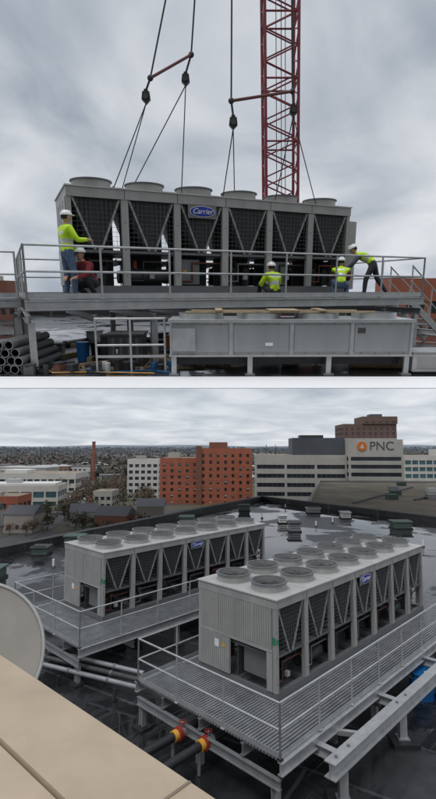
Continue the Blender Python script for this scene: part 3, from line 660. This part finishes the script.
# ------------------------------------------------------------ people
def person(name,J,place,yaw,top='vest',leg='trous',sleeve='hoodie',hpitch=0,hyaw=0):
    base=dict(pelvis=(0,0,.96),waist=(0,.01,1.10),chest=(0,.01,1.27),upch=(0,0,1.42),neckb=(0,0,1.50),neck=(0,.015,1.575),
      shL=(-.19,0,1.43),elL=(-.25,-.02,1.14),wrL=(-.24,.1,.90),shR=(.19,0,1.43),elR=(.25,-.02,1.14),wrR=(.24,.1,.90),
      hipL=(-.10,0,.90),knL=(-.11,.03,.50),anL=(-.12,-.02,.10),toL=(-.14,.17,.05),hipR=(.10,0,.90),knR=(.11,.03,.50),anR=(.12,-.02,.10),toR=(.14,.17,.05))
    base.update(J); P={k:Vector(v) for k,v in base.items()}
    rad=dict(pelvis=.135,waist=.128,chest=.15,upch=.125,neckb=.07,neck=.055,sh=.082,el=.06,wr=.042,hip=.105,kn=.075,an=.058,to=.045)
    names=list(P); E_=[('pelvis','waist','V'),('waist','chest','V'),('chest','upch','V'),('upch','neckb','V'),('neckb','neck','S')]
    for s in 'LR':
        E_+=[('upch','sh'+s,'V'),('sh'+s,'el'+s,'A'),('el'+s,'wr'+s,'A'),('pelvis','hip'+s,'T'),('hip'+s,'kn'+s,'T'),('kn'+s,'an'+s,'T'),('an'+s,'to'+s,'B')]
        d=(P['wr'+s]-P['el'+s]).normalized(); lat=d.cross(Vector((0,.3,1))).normalized(); pal=lat.cross(d).normalized()
        P['pm'+s]=P['wr'+s]+d*.075; names.append('pm'+s); rad['pm']=.03; E_.append(('wr'+s,'pm'+s,'S'))
        for fi,(o,ln) in enumerate(((-.033,.055),(-.011,.07),(.011,.065),(.033,.05))):
            a='f%d1'%fi+s; b='f%d2'%fi+s
            P[a]=P['pm'+s]+lat*o+d*.045; P[b]=P[a]+d*ln*.6-pal*ln*.6; rad[a]=.011; rad[b]=.009; names+=[a,b]; E_+=[('pm'+s,a,'S'),(a,b,'S')]
        a='th1'+s;b='th2'+s; P[a]=P['wr'+s]+d*.035+lat*.05; P[b]=P[a]+d*.04+lat*.01-pal*.02; rad[a]=.014;rad[b]=.011; names+=[a,b]; E_+=[('wr'+s,a,'S'),(a,b,'S')]
    ids={n:i for i,n in enumerate(names)}
    me=bpy.data.meshes.new('b'); me.from_pydata([tuple(P[n]) for n in names],[(ids[a],ids[b]) for a,b,_ in E_],[])
    o=bpy.data.objects.new('b',me); scene.collection.objects.link(o)
    o.modifiers.new('s','SKIN'); 
    def rd(n): return rad.get(n) or rad.get(n[:-1])
    for n in names:
        r=rd(n); sv=me.skin_vertices[0].data[ids[n]]; sv.radius=(r,r); sv.use_root=(n=='pelvis')
    ss=o.modifiers.new('u','SUBSURF'); ss.levels=2; ss.render_levels=2
    bpy.context.view_layer.update(); dg=bpy.context.evaluated_depsgraph_get(); ev=o.evaluated_get(dg); em=ev.to_mesh()
    mb=MB(); V=[tuple(v.co) for v in em.vertices]
    mp={'V':top,'A':sleeve,'T':leg,'B':'boot','S':'skin'}
    groups={}
    for p in em.polygons:
        c=p.center; best=9;k=None
        for a,b,t in E_:
            A=P[a];B=P[b];ab=B-A;tt=max(0,min(1,(c-A).dot(ab)/ab.length_squared)); dd=(c-(A+ab*tt)).length-.6*(rd(a)*(1-tt)+rd(b)*tt)
            if dd<best: best=dd;k=(a,b,t,tt)
        m=mp[k[2]]
        if k[2]=='V' and top=='vest':
            if k[0]=='waist' and .25<k[3]<.75: m='silver'
            if k[0]=='chest' and .3<k[3]<.8 : m='silver' 
        if k[2]=='V' and k[0]=='pelvis' and k[3]<.15: m=leg
        groups.setdefault(m,[]).append(list(p.vertices))
    off=len(mb.v); mb.v+=V
    for m,fs in groups.items():
        k=mb.mi(m)
        for f in fs: mb.f.append([i+off for i in f]); mb.m.append(k); mb.s.append(True)
    ev.to_mesh_clear(); bpy.data.objects.remove(o)
    H=Tr(*(P['neck']+Vector((0,.02,.085))))@Rz(hyaw)@Matrix.Rotation(R(hpitch),4,'X'); mb.M=H
    def hf(p):
        q=p.copy()
        if q.z<0: q.x*=1+.28*q.z; q.y*=1+.12*q.z
        if q.y>.7: q.y*=.96
        return q
    mb.ell((0,0,0),(.075,.095,.118),'skin',18,12,fn=hf)
    mb.extr([(-.012,.088,.012),(.012,.088,.012),(.017,.088,-.028),(-.017,.088,-.028)],(0,.006,0),'skin'); mb.ell((0,.098,-.02),(.014,.02,.016),'skin',8,6)
    for s in (-1,1):
        mb.ell((s*.03,.083,.008),(.013,.009,.008),'white',8,6); mb.ell((s*.03,.091,.008),(.006,.004,.006),'black',8,6)
        mb.ell((s*.076,-.005,-.005),(.012,.022,.032),'skin',8,6); mb.box(s*.03-.016,s*.03+.016,.086,.094,.024,.030,'hair')
    mb.ell((0,.08,-.058),(.024,.010,.007),'lip',8,6)
    mb.ell((0,-.022,.012),(.082,.088,.105),'hair',16,10,zmin=-.45)
    mb.ell((0,-.004,.045),(.108,.128,.10),'helmet',20,10,zmin=0)
    n=20; vs=[(.112*math.cos(2*math.pi*i/n),.135*math.sin(2*math.pi*i/n)+(.045 if 0<i<n/2 else 0),.04) for i in range(n)]
    mb.extr(vs,(0,0,.012),'helmet'); mb.beam((0,-.1,.13),(0,.1,.13),.02,.035,'helmet')
    return mb.obj(name,MU@UC@Tr(*place)@Rz(yaw-UA))
crouch=dict(pelvis=(0,0,.34),waist=(0,.07,.46),chest=(0,.17,.60),upch=(0,.25,.72),neckb=(0,.28,.79),neck=(0,.31,.85),
  shL=(-.19,.25,.72),elL=(-.24,.42,.50),wrL=(-.15,.60,.45),shR=(.19,.25,.72),elR=(.24,.42,.50),wrR=(.15,.60,.45),
  hipL=(-.10,.02,.32),knL=(-.19,.40,.46),anL=(-.16,.10,.10),toL=(-.18,.30,.05),hipR=(.10,.02,.32),knR=(.19,.38,.30),anR=(.16,.02,.10),toR=(.18,.20,.05))
sit=dict(pelvis=(0,0,.14),waist=(0,.03,.28),chest=(0,.07,.42),upch=(0,.12,.54),neckb=(0,.15,.61),neck=(0,.18,.66),
  shL=(-.19,.12,.54),elL=(-.27,.25,.32),wrL=(-.14,.42,.34),shR=(.19,.12,.54),elR=(.27,.25,.32),wrR=(.14,.42,.34),
  hipL=(-.10,.04,.14),knL=(-.20,.40,.38),anL=(-.14,.55,.10),toL=(-.15,.74,.06),hipR=(.10,.04,.14),knR=(.20,.40,.38),anR=(.14,.55,.10),toR=(.15,.74,.06))
bend=dict(pelvis=(0,-.10,.90),waist=(0,.03,1.0),chest=(0,.18,1.09),upch=(0,.32,1.14),neckb=(0,.40,1.17),neck=(0,.46,1.20),
  shL=(-.18,.32,1.12),elL=(-.24,.48,.88),wrL=(-.16,.66,.74),shR=(.18,.32,1.12),elR=(.22,.5,.88),wrR=(.12,.68,.72),
  hipL=(-.10,-.08,.86),knL=(-.12,.10,.48),anL=(-.13,.12,.10),toL=(-.14,.31,.05),hipR=(.10,-.1,.86),knR=(.13,-.22,.48),anR=(.14,-.50,.12),toR=(.15,-.32,.05))
stand=dict(elR=(.27,.12,1.20),wrR=(.20,.36,1.22),elL=(-.26,.06,1.16),wrL=(-.20,.28,1.08),knR=(.13,.08,.5),anR=(.14,.06,.1),toR=(.17,.25,.05))
person('construction_worker',stand,(.88,.30,DU),-50,'vest','jeans','vest')
person('construction_worker',crouch,(1.42,.58,DU),150,'redshirt','trous','redshirt')
person('construction_worker',sit,(5.88,.24,DU),25,'vest','trous','vest')
person('construction_worker',crouch,(7.98,.32,DU),-10,'vest','jeans','redshirt')
person('construction_worker',bend,(9.02,.42,DU),75,'vest','trous','hoodie',-25)
# ============================================================ light, sky, camera
wd_=bpy.data.worlds.new('World'); scene.world=wd_; wd_.use_nodes=True; nt=wd_.node_tree; N=nt.nodes; L=nt.links
bg=N['Background']; bg.inputs['Strength'].default_value=.1
sky=N.new('ShaderNodeTexSky'); sky.sky_type='NISHITA'; sky.sun_disc=False; sky.sun_elevation=R(58); sky.sun_rotation=R(205)
tc=N.new('ShaderNodeTexCoord'); sp=N.new('ShaderNodeSeparateXYZ'); L.new(tc.outputs['Generated'],sp.inputs[0])
def math_(op,a,b=None):
    n=N.new('ShaderNodeMath'); n.operation=op
    for i,x in enumerate((a,b)):
        if x is None: continue
        if isinstance(x,(int,float)): n.inputs[i].default_value=x
        else: L.new(x,n.inputs[i])
    return n.outputs[0]
def mr(v,a,b,c,d):
    n=N.new('ShaderNodeMapRange'); n.interpolation_type='SMOOTHSTEP'; L.new(v,n.inputs['Value'])
    for k,x in zip(('From Min','From Max','To Min','To Max'),(a,b,c,d)): n.inputs[k].default_value=x
    return n.outputs[0]
z=math_('ADD',math_('MAXIMUM',sp.outputs['Z'],0.0),.13)
cb=N.new('ShaderNodeCombineXYZ'); L.new(math_('DIVIDE',sp.outputs['X'],z),cb.inputs[0]); L.new(math_('DIVIDE',sp.outputs['Y'],z),cb.inputs[1])
n1=N.new('ShaderNodeTexNoise'); n1.inputs['Scale'].default_value=1.9; n1.inputs['Detail'].default_value=10; n1.inputs['Roughness'].default_value=.5; n1.inputs['Distortion'].default_value=.5; L.new(cb.outputs[0],n1.inputs['Vector'])
n3=N.new('ShaderNodeTexNoise'); n3.inputs['Scale'].default_value=.8; n3.inputs['Detail'].default_value=3; L.new(cb.outputs[0],n3.inputs['Vector'])
cl=math_('ADD',math_('MULTIPLY',n1.outputs['Fac'],.6),math_('MULTIPLY',n3.outputs['Fac'],.4))
# flatter, paler veil close to the horizon
amp=mr(sp.outputs['Z'],.08,.40,.62,1.35)
cl=math_('ADD',math_('MULTIPLY',math_('SUBTRACT',cl,.5),amp),.5)
cr=N.new('ShaderNodeValToRGB'); e=cr.color_ramp.elements
e[0].position=.37; e[0].color=(.37,.415,.48,1); e[1].position=.63; e[1].color=(.78,.80,.83,1); x=e.new(.5); x.color=(.565,.60,.65,1)
L.new(cl,cr.inputs['Fac'])
g=math_('MULTIPLY',mr(sp.outputs['Z'],.0,.25,1.17,1.0),mr(sp.outputs['Z'],.72,.95,1.0,2.3))
sc_=N.new('ShaderNodeVectorMath'); sc_.operation='SCALE'; L.new(cr.outputs['Color'],sc_.inputs[0]); L.new(math_('MULTIPLY',g,10.0),sc_.inputs['Scale'])
mx=N.new('ShaderNodeMix'); mx.data_type='RGBA'; mx.inputs['Factor'].default_value=.93; L.new(sky.outputs[0],mx.inputs['A']); L.new(sc_.outputs[0],mx.inputs['B'])
L.new(mx.outputs['Result'],bg.inputs['Color'])
sd=bpy.data.lights.new('sun','SUN'); sd.energy=1.0; sd.angle=R(18); sd.color=(1,.97,.93)
so=bpy.data.objects.new('sun',sd); scene.collection.objects.link(so)
el=R(58); az=R(205); dirv=Vector((math.sin(az)*math.cos(el),math.cos(az)*math.cos(el),math.sin(el)))
so.rotation_euler=dirv.to_track_quat('Z','Y').to_euler()
cam=bpy.data.cameras.new('cam'); co=bpy.data.objects.new('camera',cam); scene.collection.objects.link(co)
cam.sensor_fit='HORIZONTAL'; cam.sensor_width=36; cam.lens=36*480/436; cam.clip_end=20000; cam.clip_start=.1
co.location=(0,0,EYE); co.rotation_euler=(R(90+5.6),0,0); scene.camera=co
scene.view_settings.view_transform='Standard'; scene.view_settings.look='None'; scene.view_settings.exposure=0
